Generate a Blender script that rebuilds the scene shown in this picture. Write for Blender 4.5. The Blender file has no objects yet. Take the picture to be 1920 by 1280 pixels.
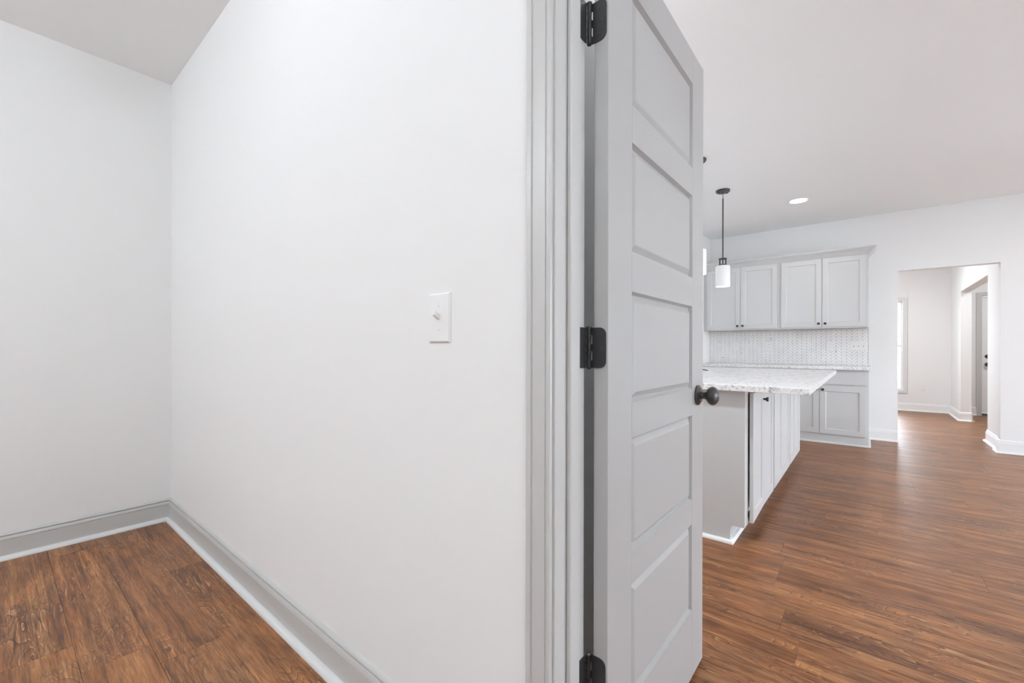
import bpy, bmesh, math, random
from mathutils import Vector, Matrix
random.seed(7)
C = bpy.context.scene.collection
scene = bpy.context.scene

# ------------------------------------------------------------------ camera
EYE = 1.078
YAW, ROLL, FPX, HORIZON = math.radians(39.5), 0.002, 805.0, 654.0
F = Vector((math.cos(YAW), math.sin(YAW), 0)); R = Vector((math.sin(YAW), -math.cos(YAW), 0)); U = Vector((0, 0, 1))
cr = R * math.cos(ROLL) + U * math.sin(ROLL); cu = U * math.cos(ROLL) - R * math.sin(ROLL); cb = -F
cam_data = bpy.data.cameras.new('camera'); cam = bpy.data.objects.new('camera', cam_data); C.objects.link(cam)
cam_data.sensor_width = 36; cam_data.lens = FPX / 1920 * 36
cam_data.shift_y = (HORIZON - 640) / 1920
cam_data.clip_start = 0.02
M4 = Matrix((cr, cu, cb)).transposed().to_4x4(); M4.translation = Vector((0, 0, EYE)); cam.matrix_world = M4
scene.camera = cam

# ------------------------------------------------------------------ world and exposure
world = bpy.data.worlds.new('overcast_sky'); scene.world = world; world.use_nodes = True
bgn = world.node_tree.nodes['Background']
bgn.inputs[0].default_value = (0.83, 0.94, 1.05, 1); bgn.inputs[1].default_value = 12.0
vs = scene.view_settings
vs.view_transform = 'Standard'; vs.look = 'None'; vs.gamma = 1; vs.use_curve_mapping = False
vs.exposure = 0.0
P_PANTRY, P_PANTRY_FILL, P_CAN, P_PENDANT, P_FAR = 4.0, 42.5, 8, 0.5, 46
scene.cycles.diffuse_bounces = 8

# ------------------------------------------------------------------ materials
MAT = {}
def principled(name, col, rough=0.5, spec=0.5, metal=0.0, bump=None, emit=None):
    m = bpy.data.materials.new(name); m.use_nodes = True; MAT[name] = m
    nt = m.node_tree; b = nt.nodes['Principled BSDF']
    b.inputs['Base Color'].default_value = (*col, 1); b.inputs['Roughness'].default_value = rough
    b.inputs['Specular IOR Level'].default_value = spec; b.inputs['Metallic'].default_value = metal
    if emit: b.inputs['Emission Color'].default_value = (*emit[0], 1); b.inputs['Emission Strength'].default_value = emit[1]
    tc = nt.nodes.new('ShaderNodeTexCoord'); n = nt.nodes.new('ShaderNodeTexNoise')
    n.inputs['Scale'].default_value = bump[0] if bump else 40; n.inputs['Detail'].default_value = 3
    nt.links.new(tc.outputs['Object'], n.inputs['Vector'])
    bp = nt.nodes.new('ShaderNodeBump'); bp.inputs['Strength'].default_value = bump[1] if bump else 0.02
    bp.inputs['Distance'].default_value = bump[2] if bump else 0.001
    nt.links.new(n.outputs['Fac'], bp.inputs['Height']); nt.links.new(bp.outputs['Normal'], b.inputs['Normal'])
    return m
principled('wall_paint', (0.81, 0.81, 0.805), 0.75, 0.2, bump=(260, 0.10, 0.0006))
principled('ceiling_paint', (0.88, 0.88, 0.88), 0.85, 0.15, bump=(220, 0.12, 0.0008))
principled('trim_paint', (0.54, 0.535, 0.525), 0.32, 0.5)
principled('shoe_paint', (0.70, 0.70, 0.695), 0.35, 0.5)
principled('white_trim', (0.82, 0.82, 0.82), 0.35, 0.5)
principled('door_paint', (0.435, 0.432, 0.428), 0.38, 0.5, bump=(300, 0.05, 0.0004))
principled('cabinet_paint', (0.61, 0.615, 0.615), 0.35, 0.5)
principled('cabinet_inside', (0.30, 0.24, 0.17), 0.6, 0.3)
principled('raw_wood', (0.42, 0.24, 0.12), 0.6, 0.3)
principled('black_metal', (0.028, 0.028, 0.03), 0.38, 0.5, bump=(500, 0.08, 0.0004))
principled('bronze_metal', (0.035, 0.034, 0.034), 0.3, 0.6, bump=(300, 0.05, 0.0004))
principled('plate_plastic', (0.81, 0.81, 0.805), 0.28, 0.5)
principled('slot_dark', (0.12, 0.12, 0.12), 0.5)
principled('screw_paint', (0.70, 0.70, 0.69), 0.35, 0.5)
principled('grout', (0.50, 0.50, 0.505), 0.9, 0.1)
principled('opal_glass', (0.80, 0.80, 0.80), 0.25, 0.5, emit=((1.0, 0.98, 0.95), 0.06))
principled('led_lens', (0.9, 0.9, 0.9), 0.5, 0.3, emit=((1.0, 0.98, 0.95), 6.0))
principled('concrete', (0.66, 0.66, 0.65), 0.9, 0.1)
principled('steel', (0.55, 0.55, 0.56), 0.3, 0.5, metal=1.0)

def glass_mat():
    m = bpy.data.materials.new('window_glass'); m.use_nodes = True; nt = m.node_tree
    for n in list(nt.nodes): nt.nodes.remove(n)
    o = nt.nodes.new('ShaderNodeOutputMaterial'); mx = nt.nodes.new('ShaderNodeMixShader')
    t = nt.nodes.new('ShaderNodeBsdfTransparent'); g = nt.nodes.new('ShaderNodeBsdfGlossy'); fr = nt.nodes.new('ShaderNodeFresnel')
    g.inputs['Roughness'].default_value = 0.02; fr.inputs[0].default_value = 1.45
    nt.links.new(fr.outputs[0], mx.inputs[0]); nt.links.new(t.outputs[0], mx.inputs[1]); nt.links.new(g.outputs[0], mx.inputs[2])
    nt.links.new(mx.outputs[0], o.inputs[0]); MAT['window_glass'] = m
glass_mat()

def node(nt, t, **kw):
    n = nt.nodes.new(t)
    for k, v in kw.items(): setattr(n, k, v)
    return n
def ramp(nt, src, stops):
    r = node(nt, 'ShaderNodeValToRGB'); e = r.color_ramp.elements
    while len(e) < len(stops): e.new(0.5)
    for el, (p, c) in zip(e, stops):
        el.position = p; el.color = (*c, 1) if len(c) == 3 else c
    nt.links.new(src, r.inputs[0]); return r.outputs[0]
def math_n(nt, op, a, b=None):
    n = node(nt, 'ShaderNodeMath', operation=op)
    for i, v in enumerate((a, b)):
        if v is None: continue
        if isinstance(v, (int, float)): n.inputs[i].default_value = v
        else: nt.links.new(v, n.inputs[i])
    return n.outputs[0]
def mix_c(nt, fac, a, b, mode='MIX'):
    n = node(nt, 'ShaderNodeMix', data_type='RGBA', blend_type=mode)
    for i, v in ((0, fac), (6, a), (7, b)):
        if isinstance(v, (int, float)): n.inputs[i].default_value = v
        elif isinstance(v, tuple): n.inputs[i].default_value = (*v, 1)
        else: nt.links.new(v, n.inputs[i])
    return n.outputs[2]

def wood_mat():
    m = bpy.data.materials.new('plank_wood'); m.use_nodes = True; nt = m.node_tree; L = nt.links.new
    b = nt.nodes['Principled BSDF']
    tc = node(nt, 'ShaderNodeTexCoord'); oi = node(nt, 'ShaderNodeObjectInfo')
    geo = node(nt, 'ShaderNodeNewGeometry')
    # plank-local grain field: world position shifted by a random amount per plank
    off = node(nt, 'ShaderNodeCombineXYZ')
    L(math_n(nt, 'MULTIPLY', oi.outputs['Random'], 37.0), off.inputs[0])
    L(math_n(nt, 'MULTIPLY', oi.outputs['Random'], 91.0), off.inputs[1])
    L(math_n(nt, 'MULTIPLY', oi.outputs['Random'], 17.0), off.inputs[2])
    add = node(nt, 'ShaderNodeVectorMath', operation='ADD'); L(tc.outputs['Object'], add.inputs[0]); L(off.outputs[0], add.inputs[1])
    def stretched(sx, sy):
        mp = node(nt, 'ShaderNodeMapping'); mp.inputs['Scale'].default_value = (sx, sy, 1); L(add.outputs[0], mp.inputs[0]); return mp.outputs[0]
    def noise(vec, sc, det=3, dist=0.0, rough=0.5):
        n = node(nt, 'ShaderNodeTexNoise'); n.inputs['Scale'].default_value = sc; n.inputs['Detail'].default_value = det
        n.inputs['Distortion'].default_value = dist; n.inputs['Roughness'].default_value = rough; L(vec, n.inputs['Vector']); return n.outputs['Fac']
    field = noise(stretched(8, 1.5), 1.0, 2, 0.6)
    rings = math_n(nt, 'FRACT', math_n(nt, 'MULTIPLY', field, 30.0))
    fine = noise(stretched(60, 3.2), 3.0, 6, 0.3, 0.65)
    streak = noise(stretched(17, 0.8), 1.6, 5, 0.25, 0.66)
    patch = noise(stretched(5, 2.6), 1.4, 3, 0.8)
    base = ramp(nt, streak, [(0.26, (0.090, 0.036, 0.016)), (0.42, (0.180, 0.076, 0.030)), (0.54, (0.275, 0.128, 0.053)), (0.66, (0.350, 0.185, 0.088)), (0.80, (0.225, 0.115, 0.060))])
    tone = ramp(nt, patch, [(0.30, (0.60, 0.56, 0.56)), (0.5, (1, 1, 1)), (0.72, (1.28, 1.22, 1.12))])
    c = mix_c(nt, 0.8, base, tone, 'MULTIPLY')
    fg = ramp(nt, fine, [(0.34, (0.45, 0.40, 0.37)), (0.50, (1, 1, 1)), (0.68, (1.55, 1.52, 1.5))])
    c = mix_c(nt, 0.8, c, fg, 'MULTIPLY')
    # cerused growth rings: a dark line with a pale edge, only where the figure is strong
    mask = ramp(nt, noise(stretched(4.5, 1.5), 1.2, 2, 0.4), [(0.40, (0, 0, 0)), (0.56, (1, 1, 1))])
    dark = ramp(nt, rings, [(0.0, (1, 1, 1)), (0.16, (0.25, 0.25, 0.25)), (0.32, (0, 0, 0)), (1.0, (0, 0, 0))])
    pale = ramp(nt, rings, [(0.62, (0, 0, 0)), (0.86, (0.6, 0.6, 0.6)), (0.97, (1, 1, 1)), (1.0, (0, 0, 0))])
    fmask = ramp(nt, fine, [(0.45, (0, 0, 0)), (0.62, (1, 1, 1))])
    c = mix_c(nt, math_n(nt, 'MULTIPLY', math_n(nt, 'MULTIPLY', dark, mask), 0.8), c, (0.055, 0.026, 0.014))
    c = mix_c(nt, math_n(nt, 'MULTIPLY', math_n(nt, 'MULTIPLY', math_n(nt, 'MULTIPLY', pale, mask), fmask), 0.7), c, (0.60, 0.43, 0.29))
    pl = ramp(nt, oi.outputs['Random'], [(0.0, (0.94, 0.93, 0.93)), (0.5, (1.0, 1.0, 1.0)), (1.0, (1.07, 1.06, 1.04))])
    c = mix_c(nt, 1.0, c, pl, 'MULTIPLY')
    c = mix_c(nt, 1.0, c, (1.0, 0.88, 0.73), 'MULTIPLY')
    L(c, b.inputs['Base Color'])
    L(math_n(nt, 'ADD', math_n(nt, 'MULTIPLY', fine, 0.16), 0.30), b.inputs['Roughness'])
    b.inputs['Specular IOR Level'].default_value = 0.5
    bp = node(nt, 'ShaderNodeBump'); bp.inputs['Strength'].default_value = 0.25; bp.inputs['Distance'].default_value = 0.0012
    L(math_n(nt, 'ADD', fine, math_n(nt, 'MULTIPLY', dark, -0.35)), bp.inputs['Height']); L(bp.outputs[0], b.inputs['Normal'])
    MAT['plank_wood'] = m
wood_mat()

def granite_mat():
    m = bpy.data.materials.new('granite'); m.use_nodes = True; nt = m.node_tree; L = nt.links.new
    b = nt.nodes['Principled BSDF']; tc = node(nt, 'ShaderNodeTexCoord')
    def noise(sc, det, dist, rough=0.5):
        n = node(nt, 'ShaderNodeTexNoise'); n.inputs['Scale'].default_value = sc; n.inputs['Detail'].default_value = det
        n.inputs['Distortion'].default_value = dist; n.inputs['Roughness'].default_value = rough; L(tc.outputs['Object'], n.inputs['Vector']); return n.outputs['Fac']
    veins = ramp(nt, noise(26, 6, 1.4, 0.7), [(0.27, (0.16, 0.16, 0.17)), (0.38, (0.52, 0.52, 0.53)), (0.48, (0.84, 0.84, 0.84)), (1, (0.90, 0.90, 0.89))])
    spk = ramp(nt, noise(110, 2, 0.3), [(0.30, (0.62, 0.62, 0.63)), (0.48, (1, 1, 1))])
    c = mix_c(nt, 0.6, veins, spk, 'MULTIPLY')
    L(c, b.inputs['Base Color']); b.inputs['Roughness'].default_value = 0.22
    MAT['granite'] = m
granite_mat()

def tile_mat():
    m = bpy.data.materials.new('chevron_tile'); m.use_nodes = True; nt = m.node_tree; L = nt.links.new
    b = nt.nodes['Principled BSDF']; g = node(nt, 'ShaderNodeNewGeometry')
    n = node(nt, 'ShaderNodeTexNoise'); n.inputs['Scale'].default_value = 9; n.inputs['Detail'].default_value = 5; L(g.outputs['Position'], n.inputs['Vector'])
    c = ramp(nt, n.outputs['Fac'], [(0.3, (0.82, 0.82, 0.83)), (0.6, (0.90, 0.90, 0.90))])
    L(c, b.inputs['Base Color']); b.inputs['Roughness'].default_value = 0.18
    MAT['chevron_tile'] = m
tile_mat()

# ------------------------------------------------------------------ mesh helpers
WORLD = {}
def box(bm, x0, x1, y0, y1, z0, z1, bev=0.0, seg=1):
    v = [bm.verts.new((x, y, z)) for x in (x0, x1) for y in (y0, y1) for z in (z0, z1)]
    fs = [bm.faces.new([v[i] for i in q]) for q in ((0, 1, 3, 2), (4, 6, 7, 5), (0, 4, 5, 1), (2, 3, 7, 6), (0, 2, 6, 4), (1, 5, 7, 3))]
    if bev:
        es = {e for f in fs for e in f.edges}
        bmesh.ops.bevel(bm, geom=list(es), offset=bev, segments=seg, affect='EDGES', profile=0.6)
def lathe(bm, prof, c, axis='z', n=28):
    """prof: (radius, along-axis) pairs from one end to the other; c: base point."""
    rings = []
    for r, h in prof:
        ring = []
        for i in range(n):
            a = 2 * math.pi * i / n; p, q = r * math.cos(a), r * math.sin(a)
            if axis == 'z': co = (c[0] + p, c[1] + q, c[2] + h)
            elif axis == 'y': co = (c[0] + p, c[1] + h, c[2] + q)
            else: co = (c[0] + h, c[1] + p, c[2] + q)
            ring.append(bm.verts.new(co))
        rings.append(ring)
    for a, b in zip(rings, rings[1:]):
        for i in range(n): bm.faces.new((a[i], a[(i + 1) % n], b[(i + 1) % n], b[i]))
    bm.faces.new(rings[0]); bm.faces.new(rings[-1])
def sweep(bm, prof, path, closed_ends=True):
    """prof: (out, up) pairs; path: list of (point, outward vector) stations; the up axis is z unless a station gives one."""
    rings = []
    for st in path:
        p, o = Vector(st[0]), Vector(st[1]); up = Vector(st[2]) if len(st) > 2 else U
        rings.append([bm.verts.new(p + o * a + up * b) for a, b in prof])
    n = len(prof)
    for a, b in zip(rings, rings[1:]):
        for i in range(n): bm.faces.new((a[i], a[(i + 1) % n], b[(i + 1) % n], b[i]))
    if closed_ends: bm.faces.new(rings[0]); bm.faces.new(rings[-1])
def tag(o, label=None, cat=None, group=None, kind=None):
    if label: o['label'] = label
    if cat: o['category'] = cat
    if group: o['group'] = group
    if kind: o['kind'] = kind
    return o
def obj(name, bm, mat, parent=None, smooth=False, label=None, origin=None):
    bmesh.ops.recalc_face_normals(bm, faces=bm.faces)
    co = [v.co for v in bm.verts]
    lo = Vector([min(c[i] for c in co) for i in range(3)]); hi = Vector([max(c[i] for c in co) for i in range(3)])
    org = Vector(origin) if origin else Vector(((lo.x + hi.x) / 2, (lo.y + hi.y) / 2, lo.z))
    bmesh.ops.translate(bm, verts=bm.verts, vec=-org)
    me = bpy.data.meshes.new(name); bm.to_mesh(me); bm.free()
    me.materials.append(MAT[mat])
    if smooth:
        for p in me.polygons: p.use_smooth = True
        me.set_sharp_from_angle(angle=math.radians(40))
    o = bpy.data.objects.new(name, me); C.objects.link(o)
    if parent: o.parent = parent; o.location = org - WORLD[parent]
    else: o.location = org
    WORLD[o] = org
    if label: o['label'] = label
    return o
def thing(name, loc, label, cat, group=None, kind=None):
    o = bpy.data.objects.new(name, None); C.objects.link(o); o.location = loc; WORLD[o] = Vector(loc); o.empty_display_size = 0.1
    return tag(o, label, cat, group, kind)
def bx(name, mat, parent, *a, bev=0.0, seg=1, label=None):
    bm = bmesh.new(); box(bm, *a, bev=bev, seg=seg); return obj(name, bm, mat, parent, label=label)
def struct(name, bm, mat, label, cat, smooth=False): return tag(obj(name, bm, mat, smooth=smooth), label, cat, kind='structure')
def boxes(*lst):
    bm = bmesh.new()
    for a in lst: box(bm, *a)
    return bm

# ------------------------------------------------------------------ dimensions (metres)
XB, XK = 0.7255, 0.841            # pantry face / kitchen face of the wall with the doorway
YA = 3.395                        # pantry end wall
CP, CK = 2.743, 2.69              # ceiling heights: pantry, kitchen
KW, KT = 6.74, 0.115              # kitchen wall plane and thickness
FW = 10.33                        # end wall of the room beyond
Y0, Y1 = -0.232, 0.485            # doorway
OY0, OY1, OZ = -1.09, -0.288, 2.0 # wall opening to the next room
SY = -1.11                        # side wall of the next room
YL = 1.775                        # kitchen corner wall
YR = -4.6                         # unseen living side wall with the added windows
PX0, PY0 = -2.5, -1.6           # remaining pantry walls

# ------------------------------------------------------------------ floor
fl = struct('floor', boxes((PX0 - 0.12, FW + 0.12, YR - 0.12, YA + 0.12, -0.12, -0.004)), 'plank_wood',
            'reddish brown wood plank floor running through all the rooms', 'floor')
PW = 0.180
def planks(xa, xb, ya, yb, seed):
    rnd = random.Random(seed); cache = {}
    x = xa
    while x < xb - 0.01:
        x1 = min(x + PW, xb)
        y = ya - rnd.uniform(0.05, 1.1)
        while y < yb - 0.01:
            y1 = y + 1.22
            a, b = max(y, ya), min(y1, yb)
            if b - a > 0.02:
                bm = bmesh.new(); box(bm, x + 0.0003, x1 - 0.0003, a + 0.0003, b - 0.0003, -0.004, 0.0, bev=0.0007)
                obj('plank', bm, 'plank_wood', fl)
            y = y1
        x = x1
planks(-0.89, XB, 0.3, YA, 1)
planks(XB, XK, Y0, Y1, 5)
planks(XK, KW, -2.65, 0.75, 2)
planks(KW, FW, SY - 0.115, 0.9, 3)
planks(8.9, FW, SY - 1.2, SY - 0.115, 4)

# ------------------------------------------------------------------ walls and ceilings
H = 2.9
struct('wall_left', boxes((PX0 - 0.1, XB, YA, YA + KT, 0, CP)), 'wall_paint', 'white end wall of the pantry with a baseboard', 'wall')
MY0, MY1 = -4.2, -2.9             # unseen window, added to light the island end and base cabinets
struct('wall_middle', boxes((XB, XK, Y1 + 0.019, YA + KT, 0, H), (XB, XK, Y0 - 0.019, Y1 + 0.019, 2.067, H), (XB, XK, MY1, Y0 - 0.019, 0, H),
       (XB, XK, MY0, MY1, 0, 0.45), (XB, XK, MY0, MY1, 2.3, H), (XB, XK, YR, MY0, 0, H)),
       'wall_paint', 'white wall with the light switch and the pantry doorway', 'wall')
struct('wall_pantry_far_side', boxes((PX0 - 0.1, PX0, PY0 - 0.1, YA, 0, CP)), 'wall_paint', 'white pantry wall facing the light switch wall', 'wall')
struct('wall_pantry_near', boxes((PX0, XB, PY0 - 0.1, PY0, 0, CP)), 'wall_paint', 'white pantry wall beside the doorway', 'wall')
struct('ceiling_pantry', boxes((PX0 - 0.1, XB, PY0 - 0.1, YA + KT, CP, CP + 0.1)), 'ceiling_paint', 'flat white pantry ceiling', 'ceiling')
struct('ceiling', boxes((XK, KW, YR, YL + KT, CK, CK + 0.1)), 'ceiling_paint', 'flat white kitchen ceiling with a recessed light', 'ceiling')
struct('wall_kitchen', boxes((KW, KW + KT, OY1, YL + KT, 0, CK + 0.1), (KW, KW + KT, OY0, OY1, OZ, CK + 0.1), (KW, KW + KT, YR, OY0, 0, CK + 0.1)),
       'wall_paint', 'white kitchen wall with the square opening and the grey cabinets', 'wall')
struct('wall_kitchen_corner', boxes((XK, KW, YL, YL + KT, 0, CK)), 'wall_paint', 'white kitchen wall meeting the cabinet wall in a corner', 'wall')
struct('wall_added_stub', boxes((XK, 1.46, 0.60, 0.72, 0, CK)), 'wall_paint', 'short white wall added unseen behind the open grey door', 'wall')  # unseen stub, added so the gap beside the door hinges stays dark
# next room: end wall with window, side wall with opening, foyer behind it
WY0, WY1, WZ0, WZ1 = -0.513, 0.55, 0.36, 1.955
struct('wall_next_room_end', boxes((FW, FW + KT, WY1, 2.2, 0, CK), (FW, FW + KT, WY0, WY1, 0, WZ0), (FW, FW + KT, WY0, WY1, WZ1, CK), (FW, FW + KT, -1.455, WY0, 0, CK),
       (FW, FW + KT, -2.40, -1.455, 1.975, CK), (FW, FW + KT, -3.3, -2.40, 0, CK)), 'wall_paint', 'white end wall of the room beyond with window and front door', 'wall')
SN, SF, SZ = 7.49, 9.36, 1.965
struct('wall_next_room_side', boxes((KW + KT, SN, SY - KT, SY, 0, CK), (SN, SF, SY - KT, SY, SZ, CK), (SF, FW, SY - KT, SY, 0, CK)),
       'wall_paint', 'white side wall with a square opening into the foyer', 'wall')
struct('wall_next_room_far_side', boxes((KW + KT, FW, 2.1, 2.2, 0, CK)), 'wall_paint', 'white wall closing the room beyond', 'wall')
struct('wall_foyer', boxes((KW + KT, FW, -3.3, -3.2, 0, CK)), 'wall_paint', 'white wall closing the foyer', 'wall')
struct('ceiling_next_room', boxes((KW + KT, FW + KT, -3.3, 2.2, CK, CK + 0.1)), 'ceiling_paint', 'flat white ceiling of the room beyond', 'ceiling')
# living side, out of view: three tall windows added to let in daylight
wins = [(1.5, 2.9), (3.1, 4.5), (4.7, 6.1)]; LZ0, LZ1 = 0.08, 2.15
lst = [(XK, KW, YR - KT, YR, 0, LZ0), (XK, KW, YR - KT, YR, LZ1, CK + 0.1)]
xs = [XK] + [v for w in wins for v in w] + [KW]
for a, b in zip(xs[0::2], xs[1::2]): lst.append((a, b, YR - KT, YR, LZ0, LZ1))
struct('wall_right', boxes(*lst), 'wall_paint', 'white wall with three added tall windows on the unseen living side', 'wall')
struct('ground', boxes((-20, 40, -40, 30, -0.3, -0.25)), 'concrete', 'pale paving outside the house', 'ground')

def window(name, label, axis, plane, a0, a1, z0, z1, out):
    """axis 'x': window lies in the plane y=plane and spans x; axis 'y': plane x=plane, spans y. out: sign of the outside."""
    c = (a0 + a1) / 2
    t = thing(name, (c, plane, z0) if axis == 'x' else (plane, c, z0), label, 'window', kind='structure')
    def part(n, mat, p0, p1, q0, q1, d0, d1, par=t):
        d0, d1 = sorted((plane + out * d0, plane + out * d1))
        return bx(n, mat, par, p0, p1, d0, d1, q0, q1) if axis == 'x' else bx(n, mat, par, d0, d1, p0, p1, q0, q1)
    f = 0.012; zm = (z0 + z1) / 2 - 0.01
    part('side_jamb', 'white_trim', a0, a0 + f, z0, z1, 0.0, KT); part('side_jamb', 'white_trim', a1 - f, a1, z0, z1, 0.0, KT)
    part('head_jamb', 'white_trim', a0 + f, a1 - f, z1 - f, z1, 0.0, KT); part('sill', 'white_trim', a0 + f, a1 - f, z0, z0 + f, 0.0, KT)
    for lo, hi, d in ((z0 + f, zm + 0.02, 0.045), (zm - 0.02, z1 - f, 0.075)):
        bm = bmesh.new(); s = 0.020
        def q(p0, p1, q0, q1):
            d0, d1 = sorted((plane + out * d, plane + out * (d + 0.028)))
            if axis == 'x': box(bm, p0, p1, d0, d1, q0, q1)
            else: box(bm, d0, d1, p0, p1, q0, q1)
        q(a0 + f, a0 + f + s, lo, hi); q(a1 - f - s, a1 - f, lo, hi); q(a0 + f + s, a1 - f - s, lo, lo + s); q(a0 + f + s, a1 - f - s, hi - s, hi)
        sash = obj('sash', bm, 'white_trim', t)
        part('pane', 'window_glass', a0 + f + s, a1 - f - s, lo + s, hi - s, d + 0.011, d + 0.016, sash)
    cw, ct = 0.052, 0.016
    part('casing', 'shoe_paint', a0 - cw, a0, z0 - cw, z1 + cw, -ct, 0); part('casing', 'shoe_paint', a1, a1 + cw, z0 - cw, z1 + cw, -ct, 0)
    part('casing', 'shoe_paint', a0, a1, z1, z1 + cw, -ct, 0); part('casing', 'shoe_paint', a0, a1, z0 - cw, z0, -ct, 0)
    return t
window('window_1', 'bright white window in the end wall of the room beyond', 'y', FW, WY0, WY1, WZ0, WZ1, 1)
for i, (a, b) in enumerate(wins):
    window('window_%d' % (i + 2), ['added tall living side window nearest the pantry', 'middle one of the three added tall living side windows', 'added tall living side window nearest the kitchen wall'][i], 'x', YR, a, b, LZ0, LZ1, -1)

window('window_5', 'unseen window added beside the pantry to light the cabinet fronts', 'y', XK, MY0, MY1, 0.45, 2.3, -1)

# ------------------------------------------------------------------ baseboards: profile (out from wall, up)
BASE = [(0, 0), (0.014, 0), (0.014, 0.098), (0.0125, 0.0995), (0.0125, 0.1005), (0.0155, 0.102), (0.0155, 0.1035), (0.0095, 0.1170), (0.0035, 0.1178), (0.0035, 0.1212), (0.0102, 0.1222), (0.0095, 0.126), (0.0055, 0.132), (0, 0.136)]
SHOE = [(0.0143, 0.0004)] + [(0.0143 + 0.0205 * math.cos(a), 0.0004 + 0.0215 * math.sin(a)) for a in [i * math.pi / 12 for i in range(7)]]
def baseboard(name, pts, label, mat='trim_paint', ends=None):
    """pts: floor corners along the wall face; the room lies to the left of the walking direction; mitred at inner points."""
    P = [Vector((*p, 0)) for p in pts]; dirs = [(b - a).normalized() for a, b in zip(P, P[1:])]
    nrm = [Vector((-d.y, d.x, 0)) for d in dirs]; st = []
    for i, p in enumerate(P):
        if i == 0: o = nrm[0]
        elif i == len(P) - 1: o = nrm[-1]
        else:
            a, b = nrm[i - 1], nrm[i]; o = (a + b) / (1 + a.dot(b))
        st.append((p, o))
    bm = bmesh.new(); sweep(bm, BASE, st); o = struct(name, bm, mat, label, 'baseboard', smooth=True)
    bm = bmesh.new(); sweep(bm, SHOE, st); obj('shoe_moulding', bm, 'shoe_paint' if mat == 'trim_paint' else 'white_trim', o, smooth=True)
    return o
baseboard('baseboard_pantry', [(XB, Y1 + 0.062), (XB, YA), (PX0, YA), (PX0, PY0), (XB, PY0), (XB, Y0 - 0.062)], 'grooved grey baseboard with white shoe moulding around the pantry')
baseboard('baseboard_kitchen', [(KW, OY1), (KW, -0.028)], 'white baseboard between the base cabinets and the wall opening', 'white_trim')
baseboard('baseboard_next_room', [(KW, YR + 0.02), (KW, OY0), (KW + KT, OY0), (KW + KT, SY), (SN, SY), (SN, SY - KT)], 'white baseboard turning from the kitchen into the wall opening', 'white_trim')
baseboard('baseboard_far', [(SF, SY - KT), (SF, SY), (FW, SY), (FW, 2.1)], 'white baseboard around the end of the room beyond', 'white_trim')
baseboard('baseboard_foyer', [(FW, -1.405), (FW, SY - KT), (SF, SY - KT)], 'white baseboard in the foyer beside the front door', 'white_trim')

# ------------------------------------------------------------------ pantry doorway: jambs, stops, casing
fr = thing('trim_1', ((XB + XK) / 2, Y1, 0), 'light grey moulded casing and jamb of the pantry doorway', 'door frame', kind='structure')
ZT = 2.048
for ya, yb in ((Y1, Y1 + 0.019), (Y0 - 0.019, Y0)): bx('side_jamb', 'trim_paint', fr, XB, XK, ya, yb, 0, ZT + 0.019)
bx('head_jamb', 'trim_paint', fr, XB, XK, Y0, Y1, ZT, ZT + 0.019)
bx('door_stop', 'trim_paint', fr, 0.768, 0.806, Y1 - 0.011, Y1, 0, ZT, bev=0.002)
bx('door_stop', 'trim_paint', fr, 0.768, 0.806, Y0, Y0 + 0.011, 0, ZT, bev=0.002)
bx('door_stop', 'trim_paint', fr, 0.768, 0.806, Y0 + 0.011, Y1 - 0.011, ZT - 0.011, ZT, bev=0.002)
CAS = [(0, 0), (0, 0.0085), (0.001, 0.0105), (0.0035, 0.0125), (0.0085, 0.0125), (0.0105, 0.0105), (0.0115, 0.0095), (0.0125, 0.0115), (0.020, 0.0128), (0.030, 0.0155), (0.0385, 0.0172), (0.0405, 0.0150), (0.042, 0.0150), (0.0435, 0.0182), (0.0545, 0.0182), (0.057, 0.016), (0.057, 0)]
def casing(xw, s):
    """door casing on the wall face x=xw, sticking out in direction s along x."""
    rv = 0.005; O = Vector((s, 0, 0))
    for y, d in ((Y1 + rv, 1), (Y0 - rv, -1)):
        bm = bmesh.new(); D = Vector((0, d, 0))
        r0 = [bm.verts.new(Vector((xw, y, 0)) + D * a + O * b) for a, b in CAS]
        r1 = [bm.verts.new(Vector((xw, y, ZT + rv)) + D * a + O * b + U * a) for a, b in CAS]
        n = len(CAS)
        for i in range(n): bm.faces.new((r0[i], r0[(i + 1) % n], r1[(i + 1) % n], r1[i]))
        bm.faces.new(r0); bm.faces.new(r1); obj('side_casing', bm, 'trim_paint', fr, smooth=True)
    bm = bmesh.new()
    r0 = [bm.verts.new(Vector((xw, Y1 + rv + a, ZT + rv + a)) + O * b) for a, b in CAS]
    r1 = [bm.verts.new(Vector((xw, Y0 - rv - a, ZT + rv + a)) + O * b) for a, b in CAS]
    n = len(CAS)
    for i in range(n): bm.faces.new((r0[i], r0[(i + 1) % n], r1[(i + 1) % n], r1[i]))
    bm.faces.new(r0); bm.faces.new(r1); obj('head_casing', bm, 'trim_paint', fr, smooth=True)
casing(XB, -1); casing(XK, 1)

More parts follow.
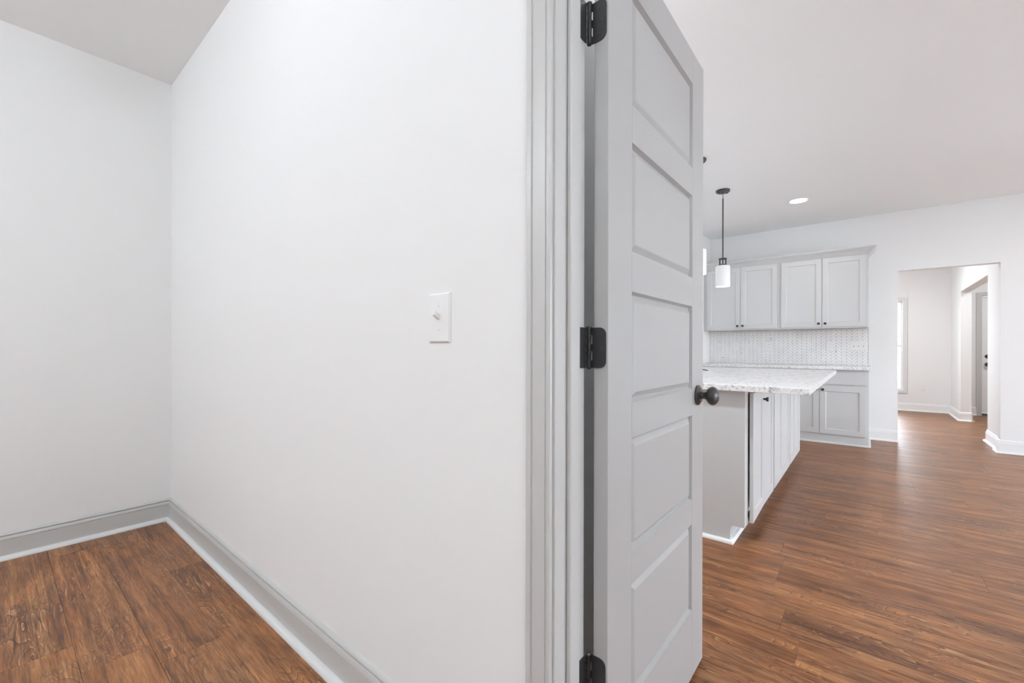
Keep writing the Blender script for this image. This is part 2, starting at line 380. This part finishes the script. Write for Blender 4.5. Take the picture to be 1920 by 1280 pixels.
# ------------------------------------------------------------------ the open five-panel door
DX0, DX1, DY0, DY1, DZ0, DZ1 = 0.858, 1.566, 0.435, 0.470, 0.012, 2.044
door = thing('door_1', (DX0, (DY0 + DY1) / 2, 0), 'light grey five-panel door standing open on black hinges', 'door', kind='structure')
PXa, PXb = 0.982, 1.447
PZ = [(0.231, 0.511), (0.588, 0.864), (0.949, 1.217), (1.310, 1.576), (1.666, 1.940)]
for n, a in (('stile', (DX0, PXa)), ('stile', (PXb, DX1))): bx(n, 'door_paint', door, a[0], a[1], DY0, DY1, DZ0, DZ1, bev=0.0012)
zs = [DZ0] + [v for p in PZ for v in p] + [DZ1]
for a, b in zip(zs[0::2], zs[1::2]): bx('rail', 'door_paint', door, PXa, PXb, DY0 + 0.0002, DY1 - 0.0002, a, b)
for za, zb in PZ:
    bm = bmesh.new(); prof = [(0, 0.0004), (0.002, 0.004), (0.006, 0.011), (0.009, 0.011), (0.022, 0.003), (0.0245, 0.002), (0.030, 0.002)]
    for y, s in ((DY0, 1), (DY1, -1)):
        prev = None
        for ins, dep in prof:
            yy = y + s * dep
            ring = [bm.verts.new((x, yy, z)) for x, z in ((PXa + ins, za + ins), (PXb - ins, za + ins), (PXb - ins, zb - ins), (PXa + ins, zb - ins))]
            if prev:
                for i in range(4): bm.faces.new((prev[i], prev[(i + 1) % 4], ring[(i + 1) % 4], ring[i]))
            prev = ring
        bm.faces.new(prev)
    obj('panel', bm, 'door_paint', door)
def rounded_leaf(bm, to3, w, h, r, notches):
    """hinge leaf outline in (a,z): a=0 at the barrel, rounded at a=w; notches: z ranges cut back from the barrel."""
    pts = [(0.0, 0.0)]
    for z0, z1 in notches: pts += [(0.0, z0), (0.0028, z0), (0.0028, z1), (0.0, z1)]
    pts.append((0.0, h))
    for i in range(7):
        a = math.pi / 2 * (1 - i / 6); pts.append((w - r + r * math.cos(a), h - r + r * math.sin(a)))
    for i in range(7):
        a = -math.pi / 2 * i / 6; pts.append((w - r + r * math.cos(a), r + r * math.sin(a)))
    fr_ = [bm.verts.new(to3(a, z, 0)) for a, z in pts]; bk = [bm.verts.new(to3(a, z, 1)) for a, z in pts]
    bm.faces.new(fr_); bm.faces.new(bk)
    for i in range(len(pts)): bm.faces.new((fr_[i], fr_[(i + 1) % len(pts)], bk[(i + 1) % len(pts)], bk[i]))
BXC, BYC, BR, HH = 0.8525, 0.4795, 0.0058, 0.090
for zb in (0.304, 1.036, 1.761):
    bm = bmesh.new(); th = 0.0022
    rounded_leaf(bm, lambda a, z, k: (DX0 - th + th * k, BYC - 0.004 - a, zb + z), 0.036, HH, 0.0155, [(0.0165, 0.037), (0.053, 0.0735)])
    hinge = obj('hinge', bm, 'black_metal', door, label='black hinge leaf with rounded corners')
    bm = bmesh.new()
    lathe(bm, [(0.003, -0.003), (0.0052, -0.0015), (BR, 0)] + [(BR if i % 2 == 0 else BR - 0.0007, HH / 5 * (i // 2) + (0.0005 if i % 2 else 0) ) for i in range(1, 10)] + [(BR, HH), (0.0064, HH), (0.0064, HH + 0.002), (0.003, HH + 0.0035)], (BXC, BYC, zb), n=20)
    obj('pin', bm, 'black_metal', hinge, smooth=True)
    for dy, dz in ((0.012, 0.016), (0.022, 0.045), (0.012, 0.074)):
        bm = bmesh.new(); lathe(bm, [(0.0035, 0), (0.0035, 0.0006), (0.002, 0.0009)], (DX0 - th - 0.0009, BYC - 0.008 - dy, zb + dz), 'x', 12)
        obj('screw', bm, 'bronze_metal', hinge, smooth=True)
    bm = bmesh.new()
    rounded_leaf(bm, lambda a, z, k: (BXC - 0.006 - a, Y1 - 0.0022 + 0.002 * k, zb + z), 0.034, HH, 0.004, [])
    obj('hinge_leaf', bm, 'black_metal', fr, label='black hinge leaf on the jamb')
KX, KZ = 1.505, 0.925
for s, y in ((-1, DY0), (1, DY1)):
    bm = bmesh.new(); lathe(bm, [(r, s * h) for r, h in ((0.0335, 0), (0.0335, 0.004), (0.031, 0.0065), (0.026, 0.008), (0.0235, 0.0115), (0.017, 0.0125), (0.013, 0.013))], (KX, y, KZ), 'y', 32)
    kn = obj('door_knob', bm, 'bronze_metal', door, smooth=True, label='dark bronze door knob')
    bm = bmesh.new(); prof = [(0.0125, 0.012), (0.0115, 0.020), (0.0125, 0.028)]
    for i in range(1, 15):
        a = math.pi * i / 15; prof.append((max(0.0305 * math.sin(a) ** 0.9, 0.0125 if i < 4 else 0.002), 0.047 - 0.0195 * math.cos(a)))
    lathe(bm, [(r, s * h) for r, h in prof], (KX, y, KZ), 'y', 32)
    obj('knob_grip', bm, 'bronze_metal', kn, smooth=True)

# ------------------------------------------------------------------ light switch
sw = thing('light_switch', (XB, 0.8325, 1.093), 'white toggle light switch on the pantry wall', 'light switch')
bm = bmesh.new()
def plate_x(bm, xw, s, yc, zc, w, h, t=0.006, ch=0.0045):
    """bevelled plate on the wall x=xw sticking out in direction s."""
    prev = None
    for ins, d in ((0, 0), (0, 0.0022), (ch, t), (ch + 0.002, t)):
        ring = [bm.verts.new((xw + s * d, yc + a * (w / 2 - ins), zc + b * (h / 2 - ins))) for a, b in ((-1, -1), (1, -1), (1, 1), (-1, 1))]
        if prev:
            for i in range(4): bm.faces.new((prev[i], prev[(i + 1) % 4], ring[(i + 1) % 4], ring[i]))
        else: bm.faces.new(ring)
        prev = ring
    bm.faces.new(prev)
plate_x(bm, XB, -1, 0.8325, 1.156, 0.079, 0.126, 0.0065)
obj('wall_plate', bm, 'plate_plastic', sw)
bm = bmesh.new(); box(bm, XB - 0.0078, XB - 0.006, 0.8275, 0.8375, 1.144, 1.168); obj('toggle_collar', bm, 'plate_plastic', sw)
bm = bmesh.new()
ra = [bm.verts.new(v) for v in ((XB - 0.006, 0.8275, 1.150), (XB - 0.006, 0.8375, 1.150), (XB - 0.006, 0.8375, 1.165), (XB - 0.006, 0.8275, 1.165))]
rb = [bm.verts.new(v) for v in ((XB - 0.0245, 0.8285, 1.163), (XB - 0.0245, 0.8365, 1.163), (XB - 0.0225, 0.8365, 1.173), (XB - 0.0225, 0.8285, 1.173))]
bm.faces.new(ra); bm.faces.new(rb)
for i in range(4): bm.faces.new((ra[i], ra[(i + 1) % 4], rb[(i + 1) % 4], rb[i]))
obj('toggle', bm, 'plate_plastic', sw)
for z in (1.126, 1.186):
    bm = bmesh.new(); lathe(bm, [(0.0030, 0), (0.0030, -0.0006), (0.0018, -0.0010)], (XB - 0.0065, 0.8325, z), 'x', 14); obj('screw', bm, 'screw_paint', sw, smooth=True)

# ------------------------------------------------------------------ wall outlets
def outlet(xw, yc, zc, label, gangs=1, kind='outlet', group=None, w=0.072, h=0.116, face=None, cat='outlet'):
    t = thing('wall_outlet' if kind == 'outlet' else 'switch_bank', (xw, yc, zc - h / 2), label, cat, group)
    bm = bmesh.new(); W = w + 0.046 * (gangs - 1); plate_x(bm, xw, -1, yc, zc, W, h, 0.005, 0.0035); obj('wall_plate', bm, 'plate_plastic', t)
    for g in range(gangs):
        y = yc + (g - (gangs - 1) / 2) * 0.046
        if kind == 'outlet':
            for dz in (-0.0195, 0.0195):
                r = bx('receptacle', 'plate_plastic', t, xw - 0.0068, xw - 0.0045, y - 0.0165, y + 0.0165, zc + dz - 0.014, zc + dz + 0.014, bev=0.0008)
                for dy in (-0.0065, 0.0065): bx('slot', 'slot_dark', r, xw - 0.0071, xw - 0.0066, y + dy - 0.0012, y + dy + 0.0012, zc + dz - 0.004, zc + dz + 0.005)
        else:
            bx('toggle', 'plate_plastic', t, xw - 0.017, xw - 0.0045, y - 0.004, y + 0.004, zc - 0.002, zc + 0.010)
            bx('slot', 'slot_dark', t, xw - 0.0056, xw - 0.0046, y - 0.0045, y + 0.0045, zc - 0.010, zc - 0.002)
    return t

# ------------------------------------------------------------------ cabinet parts
def square_knob(parent, x, y, z, ax):
    """small black square knob; ax: 'x' sticks out towards -x, 'y' towards -y."""
    bm = bmesh.new(); rings = []
    for hw, d in ((0.0065, 0), (0.0055, 0.008), (0.0065, 0.012), (0.0125, 0.021), (0.0135, 0.0225), (0.0135, 0.027), (0.012, 0.0285)):
        if ax == 'x': ring = [bm.verts.new((x - d, y + a * hw, z + b * hw)) for a, b in ((-1, -1), (1, -1), (1, 1), (-1, 1))]
        else: ring = [bm.verts.new((x + a * hw, y - d, z + b * hw)) for a, b in ((-1, -1), (1, -1), (1, 1), (-1, 1))]
        rings.append(ring)
    for a, b in zip(rings, rings[1:]):
        for i in range(4): bm.faces.new((a[i], a[(i + 1) % 4], b[(i + 1) % 4], b[i]))
    bm.faces.new(rings[0]); bm.faces.new(rings[-1])
    return obj('knob', bm, 'black_metal', parent, label='small black square knob')
def shaker(name, parent, ax, face, a0, a1, z0, z1, fw=0.057, t=0.019, mat='cabinet_paint', flat=False):
    """framed door or drawer front whose outer face lies at x=face (ax 'x') or y=face (ax 'y')."""
    bm = bmesh.new()
    def P(a, d, z): return (face + d, a, z) if ax == 'x' else (a, face + d, z)
    prof = [(0, t), (0, 0.0015), (0.0015, 0)]
    prof += [(0.003, 0)] if flat else [(fw, 0), (fw + 0.004, 0.004), (fw + 0.005, 0.0075)]
    prev = None
    for ins, d in prof:
        ring = [bm.verts.new(P(a, d, z)) for a, z in ((a0 + ins, z0 + ins), (a1 - ins, z0 + ins), (a1 - ins, z1 - ins), (a0 + ins, z1 - ins))]
        if prev:
            for i in range(4): bm.faces.new((prev[i], prev[(i + 1) % 4], ring[(i + 1) % 4], ring[i]))
        else: bm.faces.new(ring)
        prev = ring
    if flat: bm.faces.new(prev); return obj(name, bm, mat, parent)
    bm.faces.new(prev)
    return obj(name, bm, mat, parent)

# ------------------------------------------------------------------ upper cabinets
UX = 6.41; UZ0, UZ1 = 1.333, 2.1815
for (ya, yb, splits, lab) in ((-0.022, 0.858, (0.000, 0.413, 0.836), 'grey two-door wall cabinet at the end beside the wall opening'), (0.858, YL - 0.0015, (0.880, 1.306, 1.729), 'grey two-door wall cabinet reaching into the kitchen corner')):
    t = thing('upper_cabinet', (UX + 0.17, (ya + yb) / 2, UZ0), lab, 'cabinet', 'grey wall cabinets over the backsplash')
    x0 = UX + 0.0195
    bm = boxes((x0 + 0.019, KW - 0.002, ya + 0.001, yb - 0.001, UZ0 + 0.018, UZ1)); obj('body', bm, 'cabinet_paint', t)
    bx('bottom_panel', 'raw_wood', t, x0 + 0.02, KW - 0.002, ya + 0.004, yb - 0.004, UZ0 + 0.008, UZ0 + 0.018, label='bare wood underside')
    bx('face_frame', 'cabinet_paint', t, x0, x0 + 0.019, ya + 0.0006, yb - 0.0006, UZ0, UZ1)
    for a, b, kside in ((splits[0], splits[1] - 0.0022, 1), (splits[1] + 0.0022, splits[2], -1)):
        d = shaker('cabinet_door', t, 'x', UX, a, b, 1.352, 2.178)
        square_knob(d, UX, (b - 0.030) if kside == 1 else (a + 0.030), 1.392, 'x')
bm = bmesh.new()
CR = [(0, 0), (0.006, 0), (0.008, 0.006), (0.012, 0.012), (0.034, 0.042), (0.058, 0.062), (0.062, 0.068), (0.068, 0.072), (0.068, 0.084), (0, 0.084)]
st = [(Vector((KW, -0.022, 2.182)), Vector((0, -1, 0))), (Vector((UX + 0.0195, -0.022, 2.182)), Vector((-1, -1, 0))), (Vector((UX + 0.0195, 1.77, 2.182)), Vector((-1, 0, 0)))]
sweep(bm, CR, st)
tag(obj('crown_moulding', bm, 'cabinet_paint'), 'sloping grey crown moulding along the top of the wall cabinets', 'moulding')

# ------------------------------------------------------------------ base cabinets along the wall
BX = 6.13; CZ0, CZ1 = 0.850, 0.885
for (ya, yb, splits, lab) in ((-0.025, 0.856, (-0.003, 0.418, 0.833), 'pale grey base cabinet at the end of the run beside the baseboard'), (0.856, 1.77, (0.880, 1.310, 1.745), 'pale grey base cabinet in the corner behind the island')):
    t = thing('base_cabinet', (BX + 0.3, (ya + yb) / 2, 0), lab, 'cabinet', 'base cabinets against the wall')
    x0 = BX + 0.0195
    bx('body', 'cabinet_paint', t, x0 + 0.019, KW - 0.002, ya + 0.001, yb - 0.001, 0.09, CZ0)
    bx('face_frame', 'cabinet_paint', t, x0, x0 + 0.019, ya + 0.0006, yb - 0.0006, 0.09, CZ0)
    bx('plinth', 'cabinet_paint', t, x0 - 0.004, KW - 0.002, ya + 0.001, yb - 0.001, 0.0, 0.09)
    bm = bmesh.new(); r = 0.0195
    sweep(bm, [(0, 0.0003)] + [(r * math.cos(i * math.pi / 12), 0.0003 + r * math.sin(i * math.pi / 12)) for i in range(7)],
          ([(Vector((KW - 0.04, ya, 0)), Vector((0, -1, 0))), (Vector((x0 - 0.0042, ya, 0)), Vector((-1, -1, 0)))] if ya < 0 else [(Vector((x0 - 0.0042, ya, 0)), Vector((-1, 0, 0)))]) + [(Vector((x0 - 0.0042, yb, 0)), Vector((-1, 0, 0)))])
    obj('shoe_moulding', bm, 'cabinet_paint', t, smooth=True)
    shaker('drawer_front', t, 'x', BX, splits[0], splits[2], 0.680, 0.826, flat=True)
    for a, b, ks in ((splits[0], splits[1] - 0.0022, 1), (splits[1] + 0.0022, splits[2], -1)):
        d = shaker('cabinet_door', t, 'x', BX, a, b, 0.108, 0.657)
        square_knob(d, BX, (b - 0.030) if ks == 1 else (a + 0.030), 0.618, 'x')
bm = bmesh.new(); box(bm, 6.095, KW - 0.0005, -0.047, YL - 0.001, CZ0, CZ1, bev=0.004, seg=2)
tag(obj('wall_countertop', bm, 'granite'), 'speckled white granite countertop along the wall under the backsplash', 'countertop')

# ------------------------------------------------------------------ backsplash of chevron tiles
bsp = thing('backsplash', (KW - 0.005, 0.87, CZ1), 'white chevron tile backsplash between countertop and wall cabinets', 'backsplash')
BY0, BY1, BZ0, BZ1 = -0.020, YL - 0.001, CZ1 + 0.0005, UZ0 - 0.001
bx('grout_bed', 'grout', bsp, KW - 0.006, KW - 0.0005, BY0, BY1, BZ0, BZ1)
bm = bmesh.new(); cw, p, g = 0.0512, 0.0385, 0.0050; ncol = int((BY1 - BY0) / cw) + 1
for k in range(ncol):
    ya, yb = BY0 + k * cw, BY0 + (k + 1) * cw; up = 1 if k % 2 else -1
    for j in range(-2, 14):
        z = BZ0 + j * p
        za, zb = (z, z + cw) if up == 1 else (z + cw, z)
        fr4 = [(ya + g * 0.25, za), (yb - g * 0.25, zb), (yb - g * 0.25, zb + p - g), (ya + g * 0.25, za + p - g)]
        v0 = [bm.verts.new((KW - 0.0098, a, c)) for a, c in fr4]; v1 = [bm.verts.new((KW - 0.005, a, c)) for a, c in fr4]
        bm.faces.new(v0)
        for i in range(4): bm.faces.new((v0[i], v0[(i + 1) % 4], v1[(i + 1) % 4], v1[i]))
for co, no in (((0, 0, BZ0), (0, 0, -1)), ((0, 0, BZ1), (0, 0, 1)), ((0, BY1, 0), (0, 1, 0)), ((0, BY0, 0), (0, -1, 0))):
    bmesh.ops.bisect_plane(bm, geom=list(bm.verts) + list(bm.edges) + list(bm.faces), plane_co=co, plane_no=no, clear_outer=True)
o = obj('tiles', bm, 'chevron_tile', bsp, label='small white chevron tiles'); o['kind'] = 'stuff'
bx('edge_trim', 'steel', bsp, KW - 0.0105, KW - 0.0005, BY0 - 0.004, BY0, BZ0, BZ1, label='thin metal edge strip')
for y, z in ((1.637, 1.186), (1.261, 1.179), (0.993, 1.223), (1.354, 1.027), (1.596, 0.961), (0.29, 1.055)):
    bm = bmesh.new(); lathe(bm, [(0.006, 0), (0.0055, -0.0012), (0.003, -0.002)], (KW - 0.0096, y, z), 'x', 7); obj('dark_fleck', bm, 'slot_dark', bsp, label='dark chip in a tile')
for y, lab in ((1.424, 'white outlet in the backsplash nearest the kitchen corner'), (1.020, 'middle one of the three white outlets in the backsplash'), (0.351, 'white outlet in the backsplash beside the switch bank')):
    outlet(KW - 0.0098, y, 1.126, lab, group='outlets in the backsplash')
outlet(KW - 0.0098, 0.069, 1.126, 'white three-gang switch plate at the end of the backsplash', 3, 'switch', cat='light switch')
outlet(FW, -0.768, 0.428, 'white outlet low on the end wall beside the window')
# outlet on the side wall that runs along x
t = thing('wall_outlet', (6.975, SY, 0.389), 'white outlet low on the wall just inside the wall opening', 'outlet')
bx('wall_plate', 'plate_plastic', t, 6.939, 7.011, SY, SY + 0.005, 0.389, 0.505, bev=0.002)
for dz in (-0.0195, 0.0195): bx('receptacle', 'plate_plastic', t, 6.9585, 6.9915, SY + 0.0045, SY + 0.0068, 0.447 + dz - 0.014, 0.447 + dz + 0.014, bev=0.0008)

# ------------------------------------------------------------------ island
IX0, IX1, IY0, IY1 = 2.62, 4.985, 0.510, 1.40
ID = 0.490                         # outer face of the island doors
cabs = [(IX0, 3.452, (2.700, 3.070, 3.430)), (3.452, 4.262, (3.474, 3.852, 4.240)), (4.262, IX1, (4.284, 4.620, 4.965))]
labs = ['grey island cabinet at the end facing the open door, with one door ajar', 'grey island cabinet between the two others', 'grey island cabinet at the end facing the base cabinets']
for i, (xa, xb, sp) in enumerate(cabs):
    t = thing('island_cabinet', ((xa + xb) / 2, (IY0 + IY1) / 2, 0), labs[i], 'cabinet', 'cabinets of the kitchen island')
    e0 = 0.019 if i == 0 else 0.001; e1 = 0.019 if i == 2 else 0.001
    bx('body', 'cabinet_paint', t, xa + e0, xb - e1, IY0 + 0.05, IY1, 0.10, CZ0)
    bx('plinth', 'cabinet_paint', t, xa + (0.019 if i == 0 else 0.001), xb - e1, 0.583, IY1 - 0.01, 0.0, 0.10)
    bm = boxes((xa + 0.0005, sp[0] + 0.012, IY0, IY0 + 0.02, 0.10, CZ0), (sp[2] - 0.012, xb - 0.0005, IY0, IY0 + 0.02, 0.10, CZ0),
               (sp[0] + 0.012, sp[2] - 0.012, IY0, IY0 + 0.02, 0.10, 0.13), (sp[0] + 0.012, sp[2] - 0.012, IY0, IY0 + 0.02, CZ0 - 0.035, CZ0))
    obj('face_frame', bm, 'cabinet_paint', t)
    if i == 0:
        bm = bmesh.new()
        pts = [(IY0 + 0.020, 0.10), (0.583, 0.10), (0.583, 0.0), (IY1, 0.0), (IY1, CZ0), (IY0 + 0.020, CZ0)]
        a = [bm.verts.new((IX0, y, z)) for y, z in pts]; b = [bm.verts.new((IX0 + 0.0188, y, z)) for y, z in pts]
        bm.faces.new(a); bm.faces.new(b)
        for k in range(6): bm.faces.new((a[k], a[(k + 1) % 6], b[(k + 1) % 6], b[k]))
        obj('end_panel', bm, 'cabinet_paint', t)
    prof = [(0, 0.0003)] + [(0.0195 * math.cos(k * math.pi / 12), 0.0003 + 0.0195 * math.sin(k * math.pi / 12)) for k in range(7)]
    bm = bmesh.new()
    st = ([(Vector((IX0, IY1, 0)), Vector((-1, 0, 0))), (Vector((IX0, 0.5829, 0)), Vector((-1, -1, 0)))] if i == 0 else [(Vector((xa, 0.5829, 0)), Vector((0, -1, 0)))]) + [(Vector((xb, 0.5829, 0)), Vector((0, -1, 0)))]
    sweep(bm, prof, st); obj('shoe_moulding', bm, 'white_trim', t, smooth=True)
    for j, (a, b) in enumerate(((sp[0], sp[1] - 0.0015), (sp[1] + 0.0015, sp[2]))):
        d = shaker('cabinet_door', t, 'y', ID, a, b, 0.108, 0.833)
        if i == 0 and j == 0:
            square_knob(d, b - 0.030, ID, 0.772, 'y')
            # it stands slightly ajar, hinged on its far edge
            th = 0.022; pv = Vector((b, ID + 0.019, 0)) - WORLD[t]; d.location = pv + Matrix.Rotation(th, 3, 'Z') @ (d.location - pv); d.rotation_euler.z = th
bm = bmesh.new(); box(bm, 2.575, 5.06, 0.215, 1.60, CZ0, CZ1, bev=0.004, seg=2)
tag(obj('island_countertop', bm, 'granite'), 'speckled white granite countertop overhanging the kitchen island', 'countertop')
FX, FY = 4.16, 1.205
fc = thing('faucet', (FX, FY, CZ1), 'black kitchen faucet on the island countertop', 'faucet')
bm = bmesh.new(); lathe(bm, [(0.026, 0), (0.026, 0.006), (0.021, 0.009), (0.019, 0.05), (0.019, 0.075), (0.012, 0.082)], (FX, FY, CZ1)); obj('base', bm, 'black_metal', fc, smooth=True)
def tube(bm, path, rad, n=12):
    prev = None
    for k, pnt in enumerate(path):
        q = Vector(pnt); d = (Vector(path[min(k + 1, len(path) - 1)]) - Vector(path[max(k - 1, 0)])).normalized()
        s1 = d.cross(Vector((0.3, 0.2, 0.9)) if abs(d.z) < 0.8 else Vector((1, 0, 0))).normalized(); n2 = d.cross(s1)
        rr = rad[k] if isinstance(rad, list) else rad
        ring = [bm.verts.new(q + (s1 * math.cos(a) + n2 * math.sin(a)) * rr) for a in [i * 2 * math.pi / n for i in range(n)]]
        if prev:
            for i in range(n): bm.faces.new((prev[i], prev[(i + 1) % n], ring[(i + 1) % n], ring[i]))
        else: bm.faces.new(ring)
        prev = ring
    bm.faces.new(prev)
bm = bmesh.new(); tube(bm, [(FX, FY, CZ1 + 0.07), (FX, FY, CZ1 + 0.16)] + [(FX, FY + 0.10 - 0.10 * math.cos(a), CZ1 + 0.24 + 0.10 * math.sin(a)) for a in [i * math.pi / 10 for i in range(11)]] + [(FX, FY + 0.20, CZ1 + 0.19)], 0.011)
obj('spout', bm, 'black_metal', fc, smooth=True)
bm = bmesh.new(); tube(bm, [(FX, FY, CZ1 + 0.018), (FX - 0.10, FY - 0.070, CZ1 + 0.015), (FX - 0.205, FY - 0.145, CZ1 + 0.010)], [0.008, 0.006, 0.004])
obj('lever', bm, 'black_metal', fc, smooth=True)

# ------------------------------------------------------------------ lamps
def disk_light(parent, loc, size, power, col=(1.0, 0.97, 0.93), spread=180):
    ld = bpy.data.lights.new('lamp_light', 'AREA'); ld.shape = 'DISK'; ld.size = size; ld.energy = power; ld.color = col; ld.spread = math.radians(spread)
    lo = bpy.data.objects.new('lamp_light', ld); C.objects.link(lo); lo.parent = parent; lo.location = Vector(loc) - WORLD[parent]
    return lo
def can(x, y, z, power, label, group, col=(1.0, 0.97, 0.93)):
    t = thing('recessed_light', (x, y, z), label, 'light', group)
    bm = bmesh.new(); lathe(bm, [(0.094, 0), (0.094, -0.003), (0.090, -0.006), (0.079, -0.004), (0.079, 0)], (x, y, z)); obj('trim_ring', bm, 'white_trim', t, smooth=True)
    bm = bmesh.new(); lathe(bm, [(0.0785, -0.0010), (0.0785, -0.0042), (0.03, -0.0046)], (x, y, z)); obj('lens', bm, 'led_lens', t, smooth=True)
    disk_light(t, (x, y, z - 0.0075), 0.15, power, col)
G = 'recessed ceiling lights'
can(5.559, 0.567, CK, P_CAN * 0.55, 'round glowing recessed light in the kitchen ceiling beyond the pendants', G)
for x, y, lab in ((1.75, -2.0, 'round recessed light in the living side ceiling nearest the pantry'), (3.7, -2.0, 'round recessed light in the middle of the living side ceiling'), (5.56, -2.0, 'round recessed light in the living side ceiling nearest the kitchen wall')):
    can(x, y, CK, P_CAN, lab, G)
can(1.75, 0.62, CK, 30, 'round recessed light in the kitchen ceiling behind the open door', G, (0.90, 0.965, 1.02))
can(8.5, 0.3, CK, P_FAR, 'added recessed light in the unseen ceiling of the room beyond', G, (0.92, 0.97, 1.0))  # out of view, added to brighten the room beyond
can(8.8, -2.1, CK, P_FAR * 0.6, 'added recessed light in the unseen foyer ceiling', G, (0.92, 0.97, 1.0))  # out of view, added to brighten the foyer
def flush_light(x, y, power, label):
    t = thing('ceiling_light', (x, y, CP), label, 'light', 'flush ceiling lights in the pantry')
    bm = bmesh.new(); lathe(bm, [(0.15, 0), (0.15, -0.02), (0.14, -0.025), (0.02, -0.026)], (x, y, CP)); obj('housing', bm, 'white_trim', t, smooth=True)
    bm = bmesh.new(); r = 0.115
    lathe(bm, [(max(0.004, r * math.sin(a)), -0.026 - 0.75 * r * (1 - math.cos(a))) for a in [math.pi * (0.28 + 0.72 * i / 12) for i in range(13)]], (x, y, CP + 0.01)); g = obj('glass_globe', bm, 'opal_glass', t, smooth=True)
    m = principled('lamp_globe_%d' % len(MAT), (0.85, 0.85, 0.85), 0.3, 0.5, emit=((0.87, 0.965, 1.04), power / (math.pi * 4 * math.pi * r * r * 0.75)))
    g.data.materials[0] = m
flush_light(-0.03, 1.45, P_PANTRY, 'round flush ceiling light close to the light switch wall')
flush_light(-1.95, 2.3, P_PANTRY_FILL, 'unseen fill light added near the pantry end wall')  # added out of view as even fill on the pantry walls
flush_light(-1.95, 0.75, P_PANTRY_FILL, 'unseen fill light added in the middle of the pantry')  # second added fill, kept far from the switch wall
flush_light(-0.7, -1.2, P_PANTRY_FILL * 0.75, 'unseen fill light added behind the pantry doorway')  # added behind the camera to brighten the end wall head-on

def pendant(x, y, label):
    t = thing('pendant_lamp', (x, y, CK), label, 'pendant lamp', 'pendant lamps over the island')
    bm = bmesh.new(); lathe(bm, [(0.066, 0), (0.066, -0.012), (0.060, -0.020), (0.012, -0.022), (0.010, -0.030)], (x, y, CK)); cn = obj('canopy', bm, 'bronze_metal', t, smooth=True)
    for s in (-1, 1):
        bm = bmesh.new(); lathe(bm, [(0.007, -0.020), (0.008, -0.026), (0.004, -0.030)], (x + s * 0.03, y - s * 0.03, CK), n=12); obj('cap_nut', bm, 'bronze_metal', cn, smooth=True)
    bm = bmesh.new(); lathe(bm, [(0.006, -0.030), (0.009, -0.040), (0.005, -0.050), (0.009, -0.070), (0.006, -0.085)], (x, y, CK), n=14); obj('swivel', bm, 'steel', t, smooth=True)
    zt = 2.000
    bm = bmesh.new(); lathe(bm, [(0.0065, zt - 0.07 - CK), (0.0065, -0.083)], (x, y, CK), n=14); obj('rod', bm, 'bronze_metal', t, smooth=True)
    # open cage of four straps between two rings
    bm = bmesh.new(); lathe(bm, [(0.012, -0.010), (0.038, -0.008), (0.040, -0.004), (0.040, 0.0), (0.010, 0.002)], (x, y, zt), n=24)
    lathe(bm, [(0.010, -0.074), (0.041, -0.072), (0.041, -0.064), (0.012, -0.060)], (x, y, zt), n=24)
    for k in range(4):
        a = math.pi / 4 + k * math.pi / 2 + 0.3; cx, cy = x + 0.0385 * math.cos(a), y + 0.0385 * math.sin(a)
        box(bm, cx - 0.004, cx + 0.004, cy - 0.004, cy + 0.004, zt - 0.066, zt - 0.004)
    obj('holder', bm, 'bronze_metal', t, smooth=True)
    bm = bmesh.new(); zs, h, r = zt - 0.074, 0.212, 0.069
    lathe(bm, [(0.02, 0), (r - 0.012, -0.001), (r - 0.004, -0.004), (r, -0.012), (r, -h + 0.004), (r - 0.002, -h), (r - 0.006, -h + 0.002), (r - 0.006, -0.02), (0.02, -0.01)], (x, y, zs), n=40)
    obj('glass_shade', bm, 'opal_glass', t, smooth=True, label='white opal glass cylinder shade')
    ld = bpy.data.lights.new('bulb_light', 'POINT'); ld.energy = P_PENDANT; ld.shadow_soft_size = 0.03; ld.color = (1, 0.96, 0.9)
    lo = bpy.data.objects.new('bulb_light', ld); C.objects.link(lo); lo.parent = t; lo.location = Vector((x, y, zs - 0.15)) - WORLD[t]
pendant(4.722, 1.122, 'black rod pendant lamp with white glass shade, in front of the wall cabinets')
pendant(3.831, 1.108, 'black rod pendant lamp with white glass shade, half hidden behind the open door')

# ------------------------------------------------------------------ front door in the foyer
FD = -1.468
fd = thing('door_2', (FW, -1.93, 0), 'white front door with dark deadbolt and knob in the foyer', 'door', kind='structure')
bx('slab', 'white_trim', fd, FW + 0.030, FW + 0.075, FD - 0.914, FD - 0.004, 0.045, 1.953)
bx('threshold', 'slot_dark', fd, FW + 0.005, FW + 0.11, FD - 0.93, FD + 0.01, 0.0, 0.040)
bx('side_jamb', 'trim_paint', fd, FW, FW + KT, FD, FD + 0.013, 0.0, 1.975); bx('side_jamb', 'trim_paint', fd, FW, FW + KT, -2.40, -2.387, 0.0, 1.975)
bx('head_jamb', 'trim_paint', fd, FW, FW + KT, -2.387, FD, 1.957, 1.975)
for ya, yb, za, zb in ((FD + 0.006, FD + 0.064, 0, 2.02), (-2.451, -2.393, 0, 2.02), (-2.393, FD + 0.006, 1.963, 2.02)): bx('casing', 'trim_paint', fd, FW - 0.016, FW, ya, yb, za, zb)
for z, nm, ln in ((0.972, 'deadbolt', 0.018), (0.841, 'door_knob', 0.055)):
    bm = bmesh.new(); lathe(bm, [(0.032, 0), (0.032, -0.006), (0.024, -0.010)] + ([(0.018, -0.012), (0.012, -0.018)] if ln < 0.02 else [(0.011, -0.014), (0.011, -0.028), (0.026, -0.036), (0.029, -0.048), (0.022, -0.058), (0.005, -0.062)]), (FW + 0.030, FD - 0.066, z), 'x', 20)
    obj(nm, bm, 'bronze_metal', fd, smooth=True)
